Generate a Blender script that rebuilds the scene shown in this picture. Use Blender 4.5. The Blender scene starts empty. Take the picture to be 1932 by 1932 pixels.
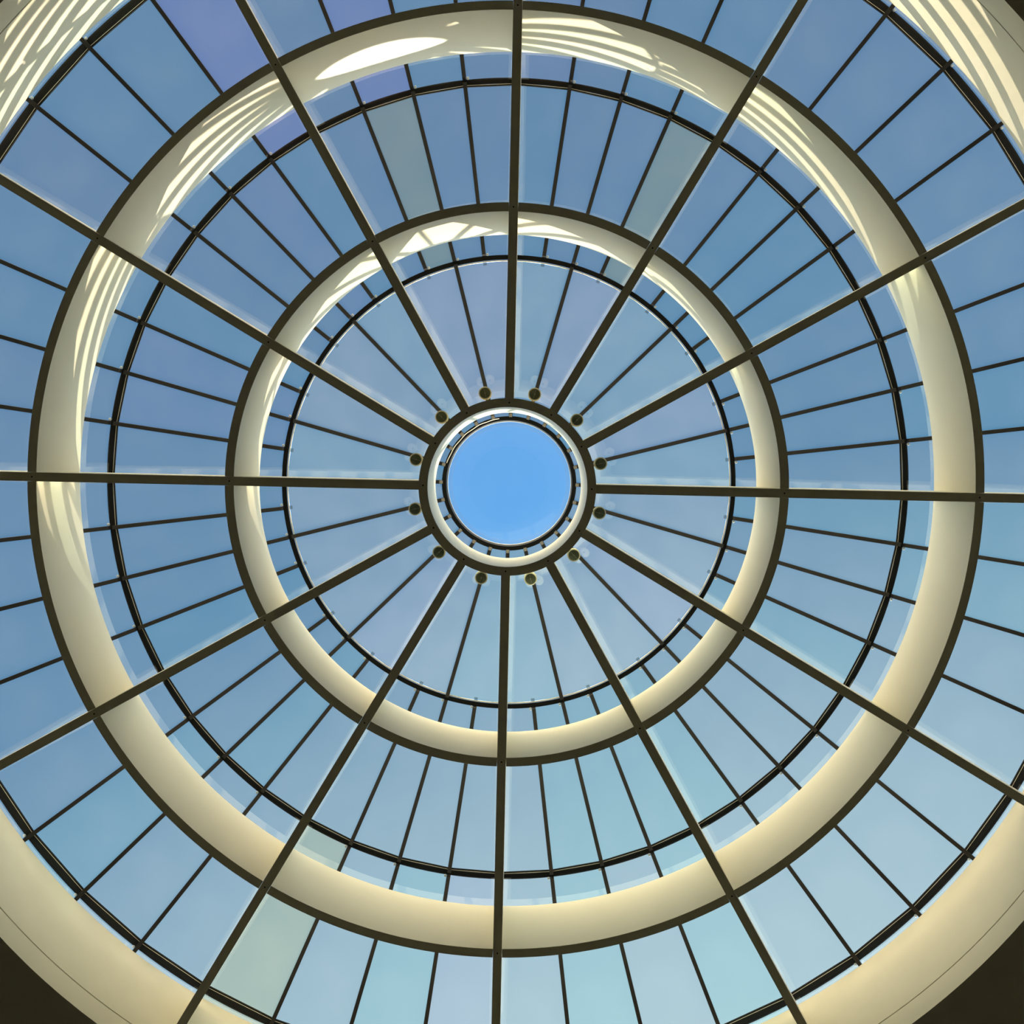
import bpy, bmesh, math, random
from mathutils import Vector, Matrix

S = bpy.context.scene
COL = S.collection
PI = math.pi

# ------------------------------------------------------------------ camera
# frame: x = right in the photo, z = up into the skylight; photo-up is world -y
Z0 = 21.6                      # height of the underside of the steel above the floor
SUN_AZ, SUN_EL = 107.8, 24.8   # direction the sunlight travels (photo angle), its elevation


def pol(r, deg, z=0.0):
    a = math.radians(deg)
    return Vector((r * math.cos(a), -r * math.sin(a), z))


def camera():
    a, b, c = -0.039, -0.00701, -0.02216
    X = Matrix(((1, 0, 0), (0, math.cos(a), -math.sin(a)), (0, math.sin(a), math.cos(a))))
    Y = Matrix(((math.cos(b), 0, math.sin(b)), (0, 1, 0), (-math.sin(b), 0, math.cos(b))))
    Zr = Matrix(((math.cos(c), -math.sin(c), 0), (math.sin(c), math.cos(c), 0), (0, 0, 1)))
    M = X @ Y @ Zr
    fl = lambda v: Vector((v[0], -v[1], v[2]))
    R, U, F = fl(M[0]), fl(M[1]), fl(M[2])
    cd = bpy.data.cameras.new('camera')
    cam = bpy.data.objects.new('camera', cd)
    COL.objects.link(cam)
    m = Matrix.Identity(4)
    for i in range(3):
        m[i][0], m[i][1], m[i][2] = R[i], U[i], -F[i]
    m[0][3], m[1][3], m[2][3] = 0.00772 * 20, -0.0176 * 20, Z0 - 20.0
    cam.matrix_world = m
    cd.sensor_width = 36.0
    cd.sensor_fit = 'HORIZONTAL'
    cd.lens = 36.0 * 2050.0 / 1932.0
    cd.shift_x = -22.363 / 1932.0
    cd.shift_y = -2.4966 / 1932.0
    cd.clip_end = 500
    S.camera = cam


camera()

# ------------------------------------------------------------------ sky and sun
sun_dir = Vector((math.cos(math.radians(SUN_AZ)) * math.cos(math.radians(SUN_EL)),
                  -math.sin(math.radians(SUN_AZ)) * math.cos(math.radians(SUN_EL)),
                  -math.sin(math.radians(SUN_EL))))
to_sun = -sun_dir


def world():
    w = bpy.data.worlds.new('sky')
    S.world = w
    w.use_nodes = True
    nt = w.node_tree
    nt.nodes.clear()
    N, L = nt.nodes.new, nt.links.new
    out = N('ShaderNodeOutputWorld')
    bg = N('ShaderNodeBackground')
    tc = N('ShaderNodeTexCoord')
    dot = N('ShaderNodeVectorMath')
    dot.operation = 'DOT_PRODUCT'
    dot.inputs[1].default_value = to_sun
    L(tc.outputs['Generated'], dot.inputs[0])
    rs = N('ShaderNodeValToRGB')
    rs.color_ramp.elements[0].position = 0.10
    rs.color_ramp.elements[0].color = (0.092, 0.300, 0.70, 1)
    e = rs.color_ramp.elements.new(0.46)
    e.color = (0.100, 0.365, 0.77, 1)
    e = rs.color_ramp.elements.new(0.80)
    e.color = (0.56, 0.92, 1.22, 1)
    rs.color_ramp.elements[-1].position = 1.0
    rs.color_ramp.elements[-1].color = (1.4, 1.35, 1.25, 1)
    L(dot.outputs['Value'], rs.inputs[0])
    sep = N('ShaderNodeSeparateXYZ')
    L(tc.outputs['Generated'], sep.inputs[0])
    rh = N('ShaderNodeValToRGB')
    rh.color_ramp.elements[0].position = 0.0
    rh.color_ramp.elements[0].color = (1, 1, 1, 1)
    rh.color_ramp.elements[1].position = 0.84
    rh.color_ramp.elements[1].color = (0, 0, 0, 1)
    L(sep.outputs['Z'], rh.inputs[0])
    mx = N('ShaderNodeMixRGB')
    # bright unseen horizon as interior fill; warm glow added opposite the sun lifts shaded faces
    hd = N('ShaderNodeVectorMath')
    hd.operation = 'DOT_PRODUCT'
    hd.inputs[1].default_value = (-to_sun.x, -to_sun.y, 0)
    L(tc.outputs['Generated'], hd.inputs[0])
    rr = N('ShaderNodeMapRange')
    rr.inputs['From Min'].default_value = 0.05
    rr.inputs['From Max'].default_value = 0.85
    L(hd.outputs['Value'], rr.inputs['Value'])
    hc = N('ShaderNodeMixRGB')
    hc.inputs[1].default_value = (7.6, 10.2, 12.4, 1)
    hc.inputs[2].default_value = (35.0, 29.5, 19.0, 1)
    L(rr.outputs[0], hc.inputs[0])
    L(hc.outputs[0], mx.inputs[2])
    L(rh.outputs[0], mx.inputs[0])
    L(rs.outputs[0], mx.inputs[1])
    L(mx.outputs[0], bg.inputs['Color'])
    bg.inputs['Strength'].default_value = 1.0
    L(bg.outputs[0], out.inputs['Surface'])


world()
sl = bpy.data.lights.new('sun', 'SUN')
sl.energy = 23.0
sl.color = (1.0, 0.92, 0.72)
sl.angle = math.radians(0.53)
so = bpy.data.objects.new('sun', sl)
so.rotation_euler = sun_dir.to_track_quat('-Z', 'Y').to_euler()
so.location = (0, 10, 60)
COL.objects.link(so)

S.view_settings.view_transform = 'Standard'
S.view_settings.look = 'None'
S.view_settings.gamma = 1
S.view_settings.use_curve_mapping = False
S.view_settings.exposure = 0.13
cy = S.cycles
cy.max_bounces = 14
cy.diffuse_bounces = 6
cy.glossy_bounces = 5
cy.transparent_max_bounces = 24
cy.transmission_bounces = 8
cy.use_denoising = True
cy.caustics_reflective = False
cy.caustics_refractive = False


# ------------------------------------------------------------------ materials
def principled(name, col, rough=0.6, metal=0.0, noise=0.0, scale=3.0, spec=0.5):
    m = bpy.data.materials.new(name)
    m.use_nodes = True
    nt = m.node_tree
    b = nt.nodes['Principled BSDF']
    b.inputs['Roughness'].default_value = rough
    b.inputs['Metallic'].default_value = metal
    b.inputs['Specular IOR Level'].default_value = spec
    tc = nt.nodes.new('ShaderNodeTexCoord')
    nz = nt.nodes.new('ShaderNodeTexNoise')
    nz.inputs['Scale'].default_value = scale
    nz.inputs['Detail'].default_value = 4
    rp = nt.nodes.new('ShaderNodeValToRGB')
    lo = [c * (1 - noise) for c in col]
    hi = [min(1, c * (1 + noise)) for c in col]
    rp.color_ramp.elements[0].position = 0.3
    rp.color_ramp.elements[0].color = (*lo, 1)
    rp.color_ramp.elements[1].position = 0.7
    rp.color_ramp.elements[1].color = (*hi, 1)
    nt.links.new(tc.outputs['Object'], nz.inputs['Vector'])
    nt.links.new(nz.outputs['Fac'], rp.inputs[0])
    nt.links.new(rp.outputs[0], b.inputs['Base Color'])
    return m


def glass(name, tint, refl=0.06, haze=0.10, hazecol=(0.9, 0.92, 0.92), seed=0.0, grazing=0.5):
    """one face of a pane: see-through tint, a mirror coat and a thin film of dirt that scatters light"""
    m = bpy.data.materials.new(name)
    m.use_nodes = True
    nt = m.node_tree
    nt.nodes.clear()
    N, L = nt.nodes.new, nt.links.new
    out = N('ShaderNodeOutputMaterial')
    tr = N('ShaderNodeBsdfTransparent')
    tr.inputs[0].default_value = (*[math.sqrt(t) for t in tint], 1)
    gl = N('ShaderNodeBsdfGlossy')
    gl.inputs['Roughness'].default_value = 0.0
    gl.inputs['Color'].default_value = (0.95, 0.97, 1, 1)
    lw = N('ShaderNodeLayerWeight')
    lw.inputs['Blend'].default_value = 0.35
    ma = N('ShaderNodeMath')
    ma.operation = 'MULTIPLY_ADD'
    ma.inputs[1].default_value = grazing
    ma.inputs[2].default_value = refl
    L(lw.outputs['Fresnel'], ma.inputs[0])
    mg = N('ShaderNodeMixShader')
    L(ma.outputs[0], mg.inputs[0])
    L(tr.outputs[0], mg.inputs[1])
    L(gl.outputs[0], mg.inputs[2])
    tl = N('ShaderNodeBsdfTranslucent')
    tl.inputs[0].default_value = (*hazecol, 1)
    tc = N('ShaderNodeTexCoord')
    nz = N('ShaderNodeTexNoise')
    nz.inputs['Scale'].default_value = 0.9
    nz.inputs['Detail'].default_value = 3
    L(tc.outputs['Object'], nz.inputs['Vector'])
    mr = N('ShaderNodeMapRange')
    mr.inputs['From Min'].default_value = 0.3
    mr.inputs['From Max'].default_value = 0.7
    mr.inputs['To Min'].default_value = haze * 0.85
    mr.inputs['To Max'].default_value = haze * 1.15
    L(nz.outputs['Fac'], mr.inputs['Value'])
    mh = N('ShaderNodeMixShader')
    L(mr.outputs[0], mh.inputs[0])
    L(mg.outputs[0], mh.inputs[1])
    L(tl.outputs[0], mh.inputs[2])
    L(mh.outputs[0], out.inputs['Surface'])
    return m


PAINT = principled('cream_white_paint', (0.83, 0.805, 0.69), 0.45, noise=0.012, scale=1.5, spec=0.3)
WALLP = principled('cream_plaster', (0.83, 0.805, 0.69), 0.7, noise=0.015, scale=2.0, spec=0.2)
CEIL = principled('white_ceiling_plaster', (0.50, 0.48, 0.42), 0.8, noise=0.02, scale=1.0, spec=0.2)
FLOOR = principled('grey_stone_floor', (0.030, 0.033, 0.038), 0.6, noise=0.1, scale=0.6, spec=0.2)
BAR = principled('dark_bronze_bar', (0.032, 0.029, 0.028), 0.45, noise=0.05, scale=6, spec=0.4)
BLACK = principled('black_gasket', (0.010, 0.010, 0.010), 0.7, noise=0.05, scale=8, spec=0.15)
PALE = principled('pale_seal', (0.75, 0.70, 0.58), 0.6, noise=0.03, scale=8)
STEEL = principled('grey_clamp_steel', (0.42, 0.38, 0.34), 0.4, 0.4, noise=0.05, scale=10)
LAMPP = principled('lamp_housing_paint', (0.74, 0.70, 0.55), 0.5, noise=0.02, scale=10)
LAMPD = principled('lamp_dark_reflector', (0.10, 0.125, 0.085), 0.35, noise=0.05, scale=10)
BUTTON = principled('pale_plastic_button', (0.70, 0.78, 0.86), 0.4, noise=0.02, scale=10)

G_BLUE = glass('blue_grey_glass', (0.64, 0.60, 0.53), haze=0.012)
G_SKY = glass('sky_blue_glass', (0.57, 0.62, 0.54), haze=0.012)
G_VIOLET = glass('violet_tinged_glass', (0.675, 0.595, 0.55), haze=0.012)
G_GREEN = glass('green_grey_glass', (0.68, 0.58, 0.41), haze=0.016, hazecol=(0.95, 0.95, 0.75))
G_PURPLE = glass('purple_tinged_glass', (0.74, 0.575, 0.61), haze=0.012)
G_BAND = glass('milky_edge_band', (0.95, 0.96, 0.97), refl=0.02, haze=0.006)
G_CLAMP = glass('smoky_glass_clamp', (0.50, 0.55, 0.55), refl=0.03, haze=0.02)
G_FLAT = {'b': glass('dusty_blue_grey_glass', (0.64, 0.60, 0.53), haze=0.024),
          's': glass('dusty_sky_blue_glass', (0.58, 0.62, 0.54), haze=0.024),
          'v': glass('dusty_violet_tinged_glass', (0.675, 0.595, 0.55), haze=0.024)}
G_CLEAR = glass('clear_dome_glass', (0.97, 0.98, 0.99), refl=0.0, haze=0.003, grazing=0.3)


# ------------------------------------------------------------------ mesh helpers
def link(o):
    COL.objects.link(o)
    return o


def mk(name, bm, mat, parent=None, loc=(0, 0, 0), rot=0.0, smooth=False):
    me = bpy.data.meshes.new(name)
    bmesh.ops.recalc_face_normals(bm, faces=bm.faces)
    if smooth:
        for f in bm.faces:
            f.smooth = smooth == 1 or len(f.verts) == 4
    bm.to_mesh(me)
    bm.free()
    me.materials.append(mat)
    o = bpy.data.objects.new(name, me)
    if parent:
        o.parent = parent
    o.location = loc
    o.rotation_euler = (0, 0, rot)
    return link(o)


def tag(o, label=None, cat=None, group=None, kind=None):
    if label:
        o['label'] = label
    if cat:
        o['category'] = cat
    if group:
        o['group'] = group
    if kind:
        o['kind'] = kind
    return o


def empty(name, loc=(0, 0, 0), rot=0.0):
    o = bpy.data.objects.new(name, None)
    o.empty_display_size = 0.2
    o.location = loc
    o.rotation_euler = (0, 0, rot)
    return link(o)


def hexa(bm, c):
    """c: 8 corners, bottom loop then top loop"""
    v = [bm.verts.new(p) for p in c]
    for f in ((0, 1, 2, 3), (7, 6, 5, 4), (0, 4, 5, 1), (1, 5, 6, 2), (2, 6, 7, 3), (3, 7, 4, 0)):
        bm.faces.new([v[i] for i in f])


def box(bm, x0, x1, y0, y1, z0, z1):
    hexa(bm, [(x0, y0, z0), (x1, y0, z0), (x1, y1, z0), (x0, y1, z0),
              (x0, y0, z1), (x1, y0, z1), (x1, y1, z1), (x0, y1, z1)])


def bar(bm, x0, z0, x1, z1, w, down, up):
    """radial bar in a local frame (x outward), following a slope"""
    h = w / 2
    hexa(bm, [(x0, -h, z0 - down), (x1, -h, z1 - down), (x1, h, z1 - down), (x0, h, z0 - down),
              (x0, -h, z0 + up), (x1, -h, z1 + up), (x1, h, z1 + up), (x0, h, z0 + up)])


def arc(bm, prof, a0, a1, n, closed=False, cx=0.0):
    """sweep a closed profile [(r, z)] from angle a0 to a1 (deg, local +ccw)"""
    rings = []
    cnt = n if closed else n + 1
    for i in range(cnt):
        a = math.radians(a0 + (a1 - a0) * i / n)
        rings.append([bm.verts.new((r * math.cos(a) - cx, r * math.sin(a), z)) for r, z in prof])
    m = len(prof)
    for i in range(n):
        A, B = rings[i], rings[(i + 1) % cnt]
        for j in range(m):
            bm.faces.new((A[j], B[j], B[(j + 1) % m], A[(j + 1) % m]))
    if not closed:
        bm.faces.new(list(reversed(rings[0])))
        bm.faces.new(rings[-1])


def lathe(bm, prof, n=32, cx=0, cy=0, cap=True):
    """open profile around z"""
    rings = []
    for i in range(n):
        a = 2 * PI * i / n
        rings.append([bm.verts.new((cx + r * math.cos(a), cy + r * math.sin(a), z)) for r, z in prof])
    for i in range(n):
        A, B = rings[i], rings[(i + 1) % n]
        for j in range(len(prof) - 1):
            bm.faces.new((A[j], B[j], B[j + 1], A[j + 1]))
    if cap:
        bm.faces.new([r[0] for r in rings])
        bm.faces.new([r[-1] for r in reversed(rings)])


def copy_tree(o, parent=None):
    c = o.copy()
    COL.objects.link(c)
    if parent:
        c.parent = parent
    for ch in o.children:
        copy_tree(ch, c)
    return c


def tube(bm, pts, r, n=6):
    prev = None
    for i, p in enumerate(pts):
        d = (pts[min(i + 1, len(pts) - 1)] - pts[max(i - 1, 0)]).normalized()
        u = d.cross(Vector((0, 0, 1)))
        u = (u if u.length > 1e-3 else Vector((1, 0, 0))).normalized()
        v = d.cross(u)
        ring = [bm.verts.new(p + (u * math.cos(2 * PI * k / n) + v * math.sin(2 * PI * k / n)) * r) for k in range(n)]
        if prev:
            for k in range(n):
                bm.faces.new((prev[k], prev[(k + 1) % n], ring[(k + 1) % n], ring[k]))
        else:
            bm.faces.new(list(reversed(ring)))
        prev = ring
    bm.faces.new(prev)


# ------------------------------------------------------------------ dimensions
R1, R2, R3, R4 = 1.553, 5.110, 8.724, 12.40      # hub, inner ring, outer ring, skylight edge
HW = 0.082                                       # half width of the steel
DEP = 2.0                                        # depth of ring and rib beams
WB = -0.28
WR = 12.46                                       # round wall under the skylight edge


def zg(r):                                       # height of the conical glazing over the beams
    if r < R2:
        return 4.75 + 0.115 * (R2 - r)
    if r < R3:
        return 4.75 - 0.249 * (r - R2)
    return 3.85 - 0.36 * (r - R3)


CLOCK = ['three', 'two', 'one', 'twelve', 'eleven', 'ten', 'nine', 'eight', 'seven', 'six', 'five', 'four']


def oclock(k):
    return CLOCK[k % 12] + " o'clock"


# ------------------------------------------------------------------ setting
bm = bmesh.new()
lathe(bm, [(WR, WB), (WR, 0.285), (WR + 0.12, 0.285), (WR + 0.12, 0.315), (WR, 0.315), (WR, 2.31),
           (WR + 0.22, 2.31), (WR + 0.22, 2.375), (WR + 0.35, 2.34), (WR + 0.35, WB), (WR, WB)][:-1], 240, cap=False)
o = mk('wall_round', bm, WALLP, loc=(0, 0, Z0))
tag(o, 'cream round wall that carries the skylight edge, with a thin dark joint line', kind='structure')
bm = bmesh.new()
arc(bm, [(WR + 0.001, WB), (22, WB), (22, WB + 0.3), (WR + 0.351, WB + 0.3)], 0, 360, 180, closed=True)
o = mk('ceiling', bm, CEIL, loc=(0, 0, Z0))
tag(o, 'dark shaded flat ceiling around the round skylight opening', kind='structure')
bm = bmesh.new()
lathe(bm, [(0.01, -0.2), (22, -0.2), (22, 0), (0.01, 0)], 96)
o = mk('floor', bm, FLOOR)
tag(o, 'stone floor of the rotunda', kind='structure')
bm = bmesh.new()
arc(bm, [(22, 0), (22.3, 0), (22.3, Z0 + 0.3), (22, Z0 + 0.3)], 0, 360, 96, closed=True)
o = mk('wall_outer', bm, WALLP)
tag(o, 'plain outer wall of the hall', kind='structure')

# ------------------------------------------------------------------ rib beams (12)
def make_rib():
    e = empty('rib_beam', (0, 0, Z0))
    x0 = 0.0
    o0 = R1 + HW + 0.002
    bm = bmesh.new()
    box(bm, 0, WR - 0.004 - o0, -HW, HW, 0, DEP)
    mk('beam', bm, PAINT, e)
    for r in (R2, R3):
        bm = bmesh.new()
        lathe(bm, [(0.014, -0.004), (0.014, 0.01)], 12, cx=r - o0)
        mk('bolt', bm, BLACK, e)
    bm = bmesh.new()
    bar(bm, 1.55 - o0, zg(1.55), R2 - o0, zg(R2), 0.085, 0.21, 0.03)
    bar(bm, R2 - o0, zg(R2), R3 - o0, zg(R3), 0.085, 0.21, 0.03)
    bar(bm, R3 - o0, zg(R3), R4 + 0.13 - o0, zg(R4 + 0.13), 0.085, 0.19, 0.03)
    mk('glazing_bar', bm, BAR, e)
    return e, o0


rib0, RIB0 = make_rib()
for k in range(12):
    r = rib0 if k == 0 else copy_tree(rib0)
    r.location = pol(RIB0, 30 * k, Z0)
    r.rotation_euler = (0, 0, -math.radians(30 * k))
    tag(r, "broad straight rib beam running out from the hub ring at " + oclock(k), 'beam', 'radial rib beams of the skylight')


# ------------------------------------------------------------------ ring beams
def ring_beam(R, label, segs):
    e = empty('ring_beam', (0, 0, Z0))
    tag(e, label, 'ring beam', 'concentric ring beams of the skylight')
    if not segs:
        bm = bmesh.new()
        arc(bm, [(R - HW, 0), (R + HW, 0), (R + HW, DEP), (R - HW, DEP)], 0, 360, 120, closed=True)
        mk('beam', bm, PAINT, e, smooth=False)
        for k in range(12):
            bm = bmesh.new()
            lathe(bm, [(0.014, -0.004), (0.014, 0.01)], 12)
            mk('bolt', bm, BLACK, e, loc=pol(R, 30 * k))
        return e
    bm = bmesh.new()
    da = math.degrees(math.asin((HW + 0.003) / R))
    arc(bm, [(R - HW, 0), (R + HW, 0), (R + HW, DEP), (R - HW, DEP)], da, 30 - da, 24)
    s = mk('curved_beam', bm, PAINT, e)
    for k in range(12):
        c = s if k == 0 else s.copy()
        if k:
            COL.objects.link(c)
            c.parent = e
        c.rotation_euler = (0, 0, math.radians(30 * k))
    return e


ring_beam(R1, 'small deep hub ring beam around the round central opening', False)
ring_beam(R2, 'mid-sized ring beam with a pale inner face, halfway out from the hub', True)
ring_beam(R3, 'largest freestanding ring beam with a broad cream inner face striped by sunlight', True)


# ------------------------------------------------------------------ glazing purlins (rings at glass level)
def purlin(R, label, n, w, pale_in, hgt=0.02):
    z = zg(R)
    e = empty('glazing_ring', (0, 0, Z0))
    tag(e, label, 'glazing ring', 'round glazing bars at glass level')
    bm = bmesh.new()
    arc(bm, [(R - w / 2, z - 0.03), (R + w / 2, z - 0.03), (R + w / 2, z + hgt), (R - w / 2, z + hgt)], 0, 360, 240, closed=True)
    mk('curved_bar', bm, BLACK, e)
    # straight edge bars of the panels, inside the curved bar
    hw = math.radians(180.0 / n)
    bm = bmesh.new()
    Ri = (R - w / 2 - 0.012) 
    arc(bm, [(Ri - 0.022, z - 0.025), (Ri, z - 0.025), (Ri, z + 0.02), (Ri - 0.022, z + 0.02)], 0, 360, n, closed=True)
    mk('edge_bar', bm, BLACK if not pale_in else PALE, e)
    if not pale_in:
        bm = bmesh.new()
        arc(bm, [(Ri + 0.002, z - 0.03), (Ri + 0.011, z - 0.03), (Ri + 0.011, z + 0.03), (Ri + 0.002, z + 0.03)], 0, 360, n, closed=True)
        mk('pale_seal', bm, PALE, e)
    return e


purlin(R2, 'smallest thin dark glazing ring, seen just inside the inner ring beam', 96, 0.10, True)
purlin(R3, 'middle thin dark glazing ring, seen just inside the largest ring beam', 48, 0.115, False)
purlin(R4, 'widest thin dark glazing ring beside the round cream wall', 48, 0.14, False)


# ------------------------------------------------------------------ glazing bars between ribs
def bar_thing(r0, r1):
    bm = bmesh.new()
    bar(bm, 0, zg(r0), r1 - r0, zg(r1), 0.085, 0.19 if r0 > 8 else 0.21, 0.03)
    return mk('glazing_bar', bm, BAR)


def place(proto, first, r, ang):
    o = proto if first else copy_tree(proto)
    o.location = pol(r, ang, Z0)
    o.rotation_euler = (0, 0, -math.radians(ang))
    return o


def bay(k):      # bay between rib k and rib k+1 counter-clockwise; named clockwise
    return "between the %s and %s ribs" % (oclock(k + 1), oclock(k))


p = bar_thing(1.55, R2 - 0.05)
for k in range(12):
    o = place(p, k == 0, 1.55, 30 * k + 15)
    tag(o, "thin dark bar, innermost glass ring, midway from the %s rib to the %s" % (oclock(k + 1), oclock(k).split()[0]), 'glazing bar', 'thin glazing bars of the innermost glass')
ORD = ['first', 'middle', 'last']
for (ra, rb, zn) in ((R2 + 0.05, R3 - 0.05, 'middle'), (R3 + 0.05, R4 + 0.13, 'outer')):
    p = bar_thing(ra, rb)
    first = True
    for k in range(12):
        for j in range(3):
            o = place(p, first, ra, 30 * k + 7.5 * (j + 1))
            first = False
            tag(o, "thin dark bar, %s glass ring, %s of three clockwise from the %s rib" % (zn, ORD[2 - j], oclock(k + 1)),
                'glazing bar', 'thin glazing bars of the %s glass' % zn)


# ------------------------------------------------------------------ glass panes
def pane_mesh(r0, r1, half, name, mat):
    """flat trapezoid pane, 30 mm thick, local frame at radius r0"""
    a = math.radians(half)
    g = 0.03
    cs = []
    for r, s in ((r0, -1), (r1, -1), (r1, 1), (r0, 1)):
        x, y = r * math.cos(a), s * (r * math.sin(a) - g)
        cs.append((x - r0, y, zg(r)))
    bm = bmesh.new()
    hexa(bm, [(x, y, z - 0.015) for x, y, z in cs] + [(x, y, z + 0.015) for x, y, z in cs])
    me = bpy.data.meshes.new(name)
    bmesh.ops.recalc_face_normals(bm, faces=bm.faces)
    bm.to_mesh(me)
    bm.free()
    me.materials.append(mat)
    return me


random.seed(11)
LOOK = {'b': (G_BLUE, 'blue-grey'), 's': (G_SKY, 'sky-blue'), 'v': (G_VIOLET, 'violet-tinged blue'),
        'g': (G_GREEN, 'green-grey'), 'p': (G_PURPLE, 'purple-tinged')}
# panes with a colour of their own in the photo: (zone, bay, slot counter-clockwise) -> look
SPECIAL = {}


def panes(zone, r0, r1, per, zn):
    step = 30.0 / per
    cache = {}
    words = {2: ['second of two', 'first of two'], 4: ['last of four', 'third of four', 'second of four', 'first of four']}[per]
    for k in range(12):
        for j in range(per):
            look = SPECIAL.get((zone, k, j))
            if look is None or look == 'x':
                look = random.choice('bbbbbsssv')
            look = PICK.get((zone, k * per + j), look)
            mat, cw = LOOK[look]
            if zone == 1:
                mat = G_FLAT[look]
            if look not in cache:
                cache[look] = pane_mesh(r0, r1, step / 2, 'glass_sheet', mat)
            o = bpy.data.objects.new('glass_sheet', cache[look])
            link(o)
            ang = 30 * k + step * (j + 0.5)
            o.location = pol(r0, ang, Z0)
            o.rotation_euler = (0, 0, -math.radians(ang))
            tag(o, "%s sheet, %s glass ring, %s clockwise from the %s rib" % (cw, zn, words[j], oclock(k + 1)),
                'glass sheet', 'glass sheets of the %s ring' % zn)


# index = floor(photo angle / step)
PICK = {(2, 14): 'g', (2, 8): 'g', (3, 32): 'g', (3, 14): 'p', (3, 15): 'b', (3, 16): 'p', (2, 9): 'b', (3, 35): 'v', (3, 33): 'b', (1, 6): 'v', (1, 5): 's', (2, 31): 'b', (2, 21): 'v'}
panes(1, 1.545, R2 - 0.06, 2, 'innermost')
panes(2, R2 - 0.02, R3 - 0.05, 4, 'middle')
panes(3, R3 - 0.02, R4 + 0.36, 4, 'outer')


# ------------------------------------------------------------------ small pale fixing buttons and grey clamps
def button_mesh():
    bm = bmesh.new()
    lathe(bm, [(0.001, -0.03), (0.024, -0.03), (0.030, -0.022), (0.030, 0.0)], 14)
    return bm


bt = mk('fixing_button', button_mesh(), BUTTON)
first = True
for R, n, st, nm in ((R2, 48, 7.5, 'smallest'), (R3, 48, 7.5, 'middle'), (R4, 48, 7.5, 'widest')):
    for i in range(n):
        if i % 4 == 0:
            continue
        o = bt if first else bt.copy()
        if not first:
            COL.objects.link(o)
        first = False
        off = math.degrees(0.075 / R)
        o.location = pol(R + 0.075, i * st - off, Z0 + zg(R + 0.075) - 0.016)
        k, j = i // 4, i % 4
        tag(o, "tiny pale round fixing, %s glazing ring, %s of three clockwise from the %s rib" % (nm, ['', 'last', 'middle', 'first'][j], oclock(k + 1)),
            'fixing', 'pale round fixings along the glazing rings')

bm = bmesh.new()
box(bm, -0.035, 0.035, -0.04, 0.04, -0.02, 0.0)
cl = mk('glass_clamp', bm, G_CLAMP)
first = True
for i in range(24):
    o = cl if first else cl.copy()
    if not first:
        COL.objects.link(o)
    first = False
    a = 15 * i + 7.5
    o.location = pol(R2 - 0.12, a, Z0 + zg(R2 - 0.12) - 0.018)
    o.rotation_euler = (0, 0, -math.radians(a))
    k, j = i // 2, i % 2
    tag(o, "small grey clamp, smallest glazing ring, %s of two clockwise from the %s rib" % (['second', 'first'][j], oclock(k + 1)),
        'clamp', 'grey clamps on the smallest glazing ring')


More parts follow.
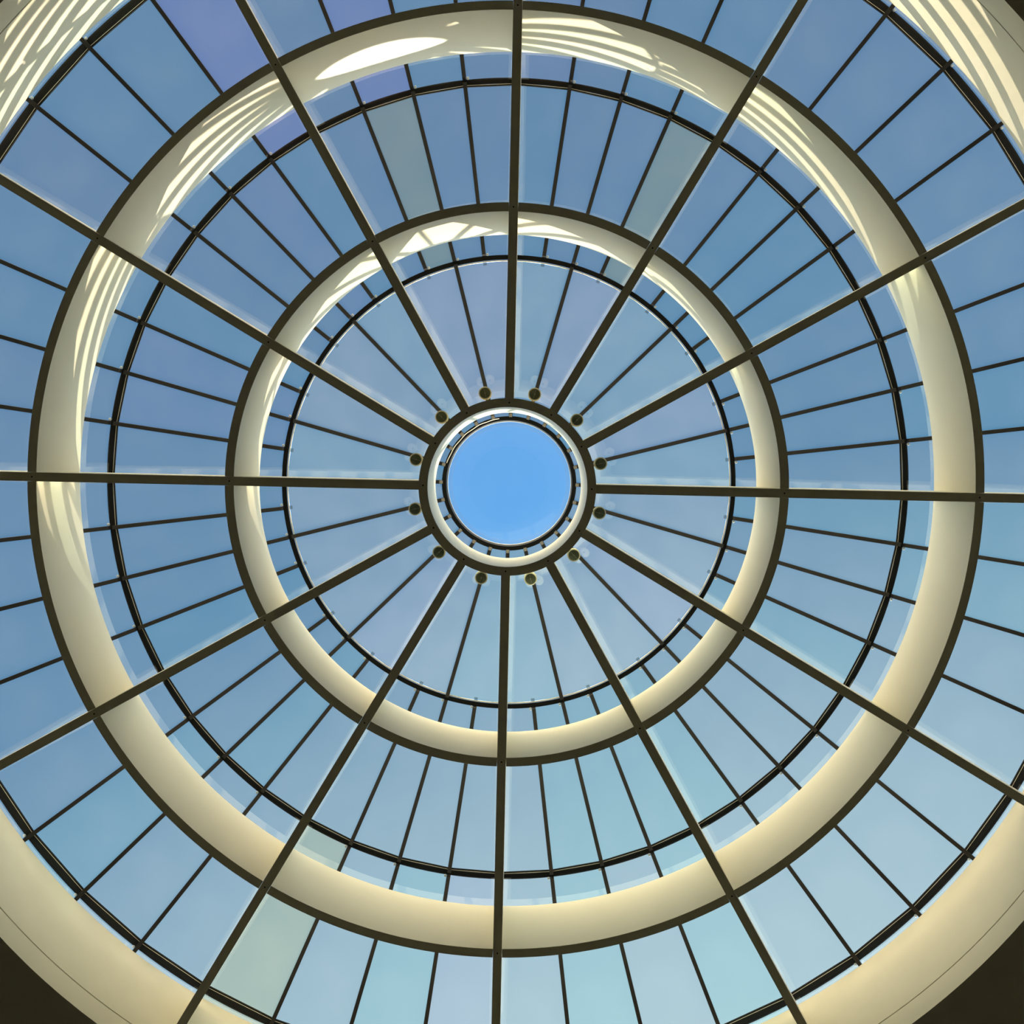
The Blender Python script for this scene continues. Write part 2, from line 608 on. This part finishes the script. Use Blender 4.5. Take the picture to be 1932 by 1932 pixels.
# ------------------------------------------------------------------ oculus
def oculus():
    zc = zg(1.6)
    e = empty('oculus_dome', (0, 0, Z0))
    tag(e, 'round clear glass dome with a dark frame over the middle of the skylight', 'skylight dome')
    bm = bmesh.new()
    arc(bm, [(1.443, zc - 0.27), (1.538, zc - 0.27), (1.538, zc + 0.24), (1.443, zc + 0.24)], 0, 360, 120, closed=True)
    mk('frame', bm, BLACK, e)
    bm = bmesh.new()
    arc(bm, [(1.433, zc + 0.19), (1.442, zc + 0.19), (1.442, zc + 0.26), (1.433, zc + 0.26)], 0, 360, 120, closed=True)
    mk('inner_rim', bm, PALE, e)
    bm = bmesh.new()
    Rs, t = 4.2, 0.02
    prof = []
    zt = zc + 0.26
    c0 = math.sqrt(Rs ** 2 - 1.50 ** 2)
    for i in range(13):
        r = 1.50 * i / 12 + 0.0005
        prof.append((r, zt + math.sqrt(Rs ** 2 - r * r) - c0))
    prof2 = [(r, z + t) for r, z in reversed(prof)]
    lathe(bm, prof + prof2, 96)
    mk('dome_glass', bm, G_CLEAR, e, smooth=1)
    bm = bmesh.new()
    arc(bm, [(1.33, zc + 0.27), (1.432, zc + 0.25), (1.432, zc + 0.26), (1.33, zc + 0.28)], 0, 360, 96, closed=True)
    mk('edge_band', bm, G_BAND, e)
    for i in range(24):
        bm = bmesh.new()
        box(bm, -0.04, 0.035, -0.035, 0.035, -0.08, 0.0)
        mk('clip', bm, STEEL, e, loc=pol(1.56, 15 * i, zc - 0.23), rot=-math.radians(15 * i))
    return zc


zc = oculus()
bm = bmesh.new()
pts = []
for i in range(22):
    a = 100 + i * 3.0
    pts.append(pol(1.495 + 0.006 * math.sin(i * 1.3), a, zc - 0.32 - 0.03 * abs(math.sin(i * 0.42))))
tube(bm, pts, 0.008)
o = mk('loose_cable', bm, PALE, loc=(0, 0, Z0))
tag(o, 'thin pale loose cable along the upper left edge of the central dome frame', 'cable')


# ------------------------------------------------------------------ spotlights around the hub
def spot():
    h = 1.0
    e = empty('spotlight', (0, 0, 0))
    bm = bmesh.new()
    lathe(bm, [(0.104, 0.055), (0.104, 0.0), (0.119, 0.0), (0.124, 0.01), (0.124, 0.24), (0.10, 0.27), (0.02, 0.28)], 40, cap=False)
    mk('housing', bm, LAMPP, e, smooth=0)
    bm = bmesh.new()
    lathe(bm, [(0.001, 0.075), (0.05, 0.065), (0.103, 0.02)], 40, cap=False)
    mk('reflector', bm, LAMPD, e, smooth=1)
    bm = bmesh.new()
    box(bm, -0.088, 0.088, -0.003, 0.003, 0.010, 0.018)
    mk('crossbar', bm, STEEL, e)
    bm = bmesh.new()
    lathe(bm, [(0.001, 0.006), (0.010, 0.006), (0.012, 0.02)], 12)
    mk('lamp_centre', bm, STEEL, e)
    bm = bmesh.new()
    box(bm, -0.21, -0.105, -0.02, 0.02, 0.10, 0.16)
    mk('bracket', bm, LAMPP, e)
    return e


sp = spot()
for k in range(12):
    o = place(sp, k == 0, 1.85, 30 * k + 15)
    o.location.z = Z0 + 1.0
    tag(o, "small round spotlight on the hub ring, midway from the %s rib to the %s" % (oclock(k + 1), oclock(k).split()[0]), 'spotlight', 'spotlights around the hub ring')
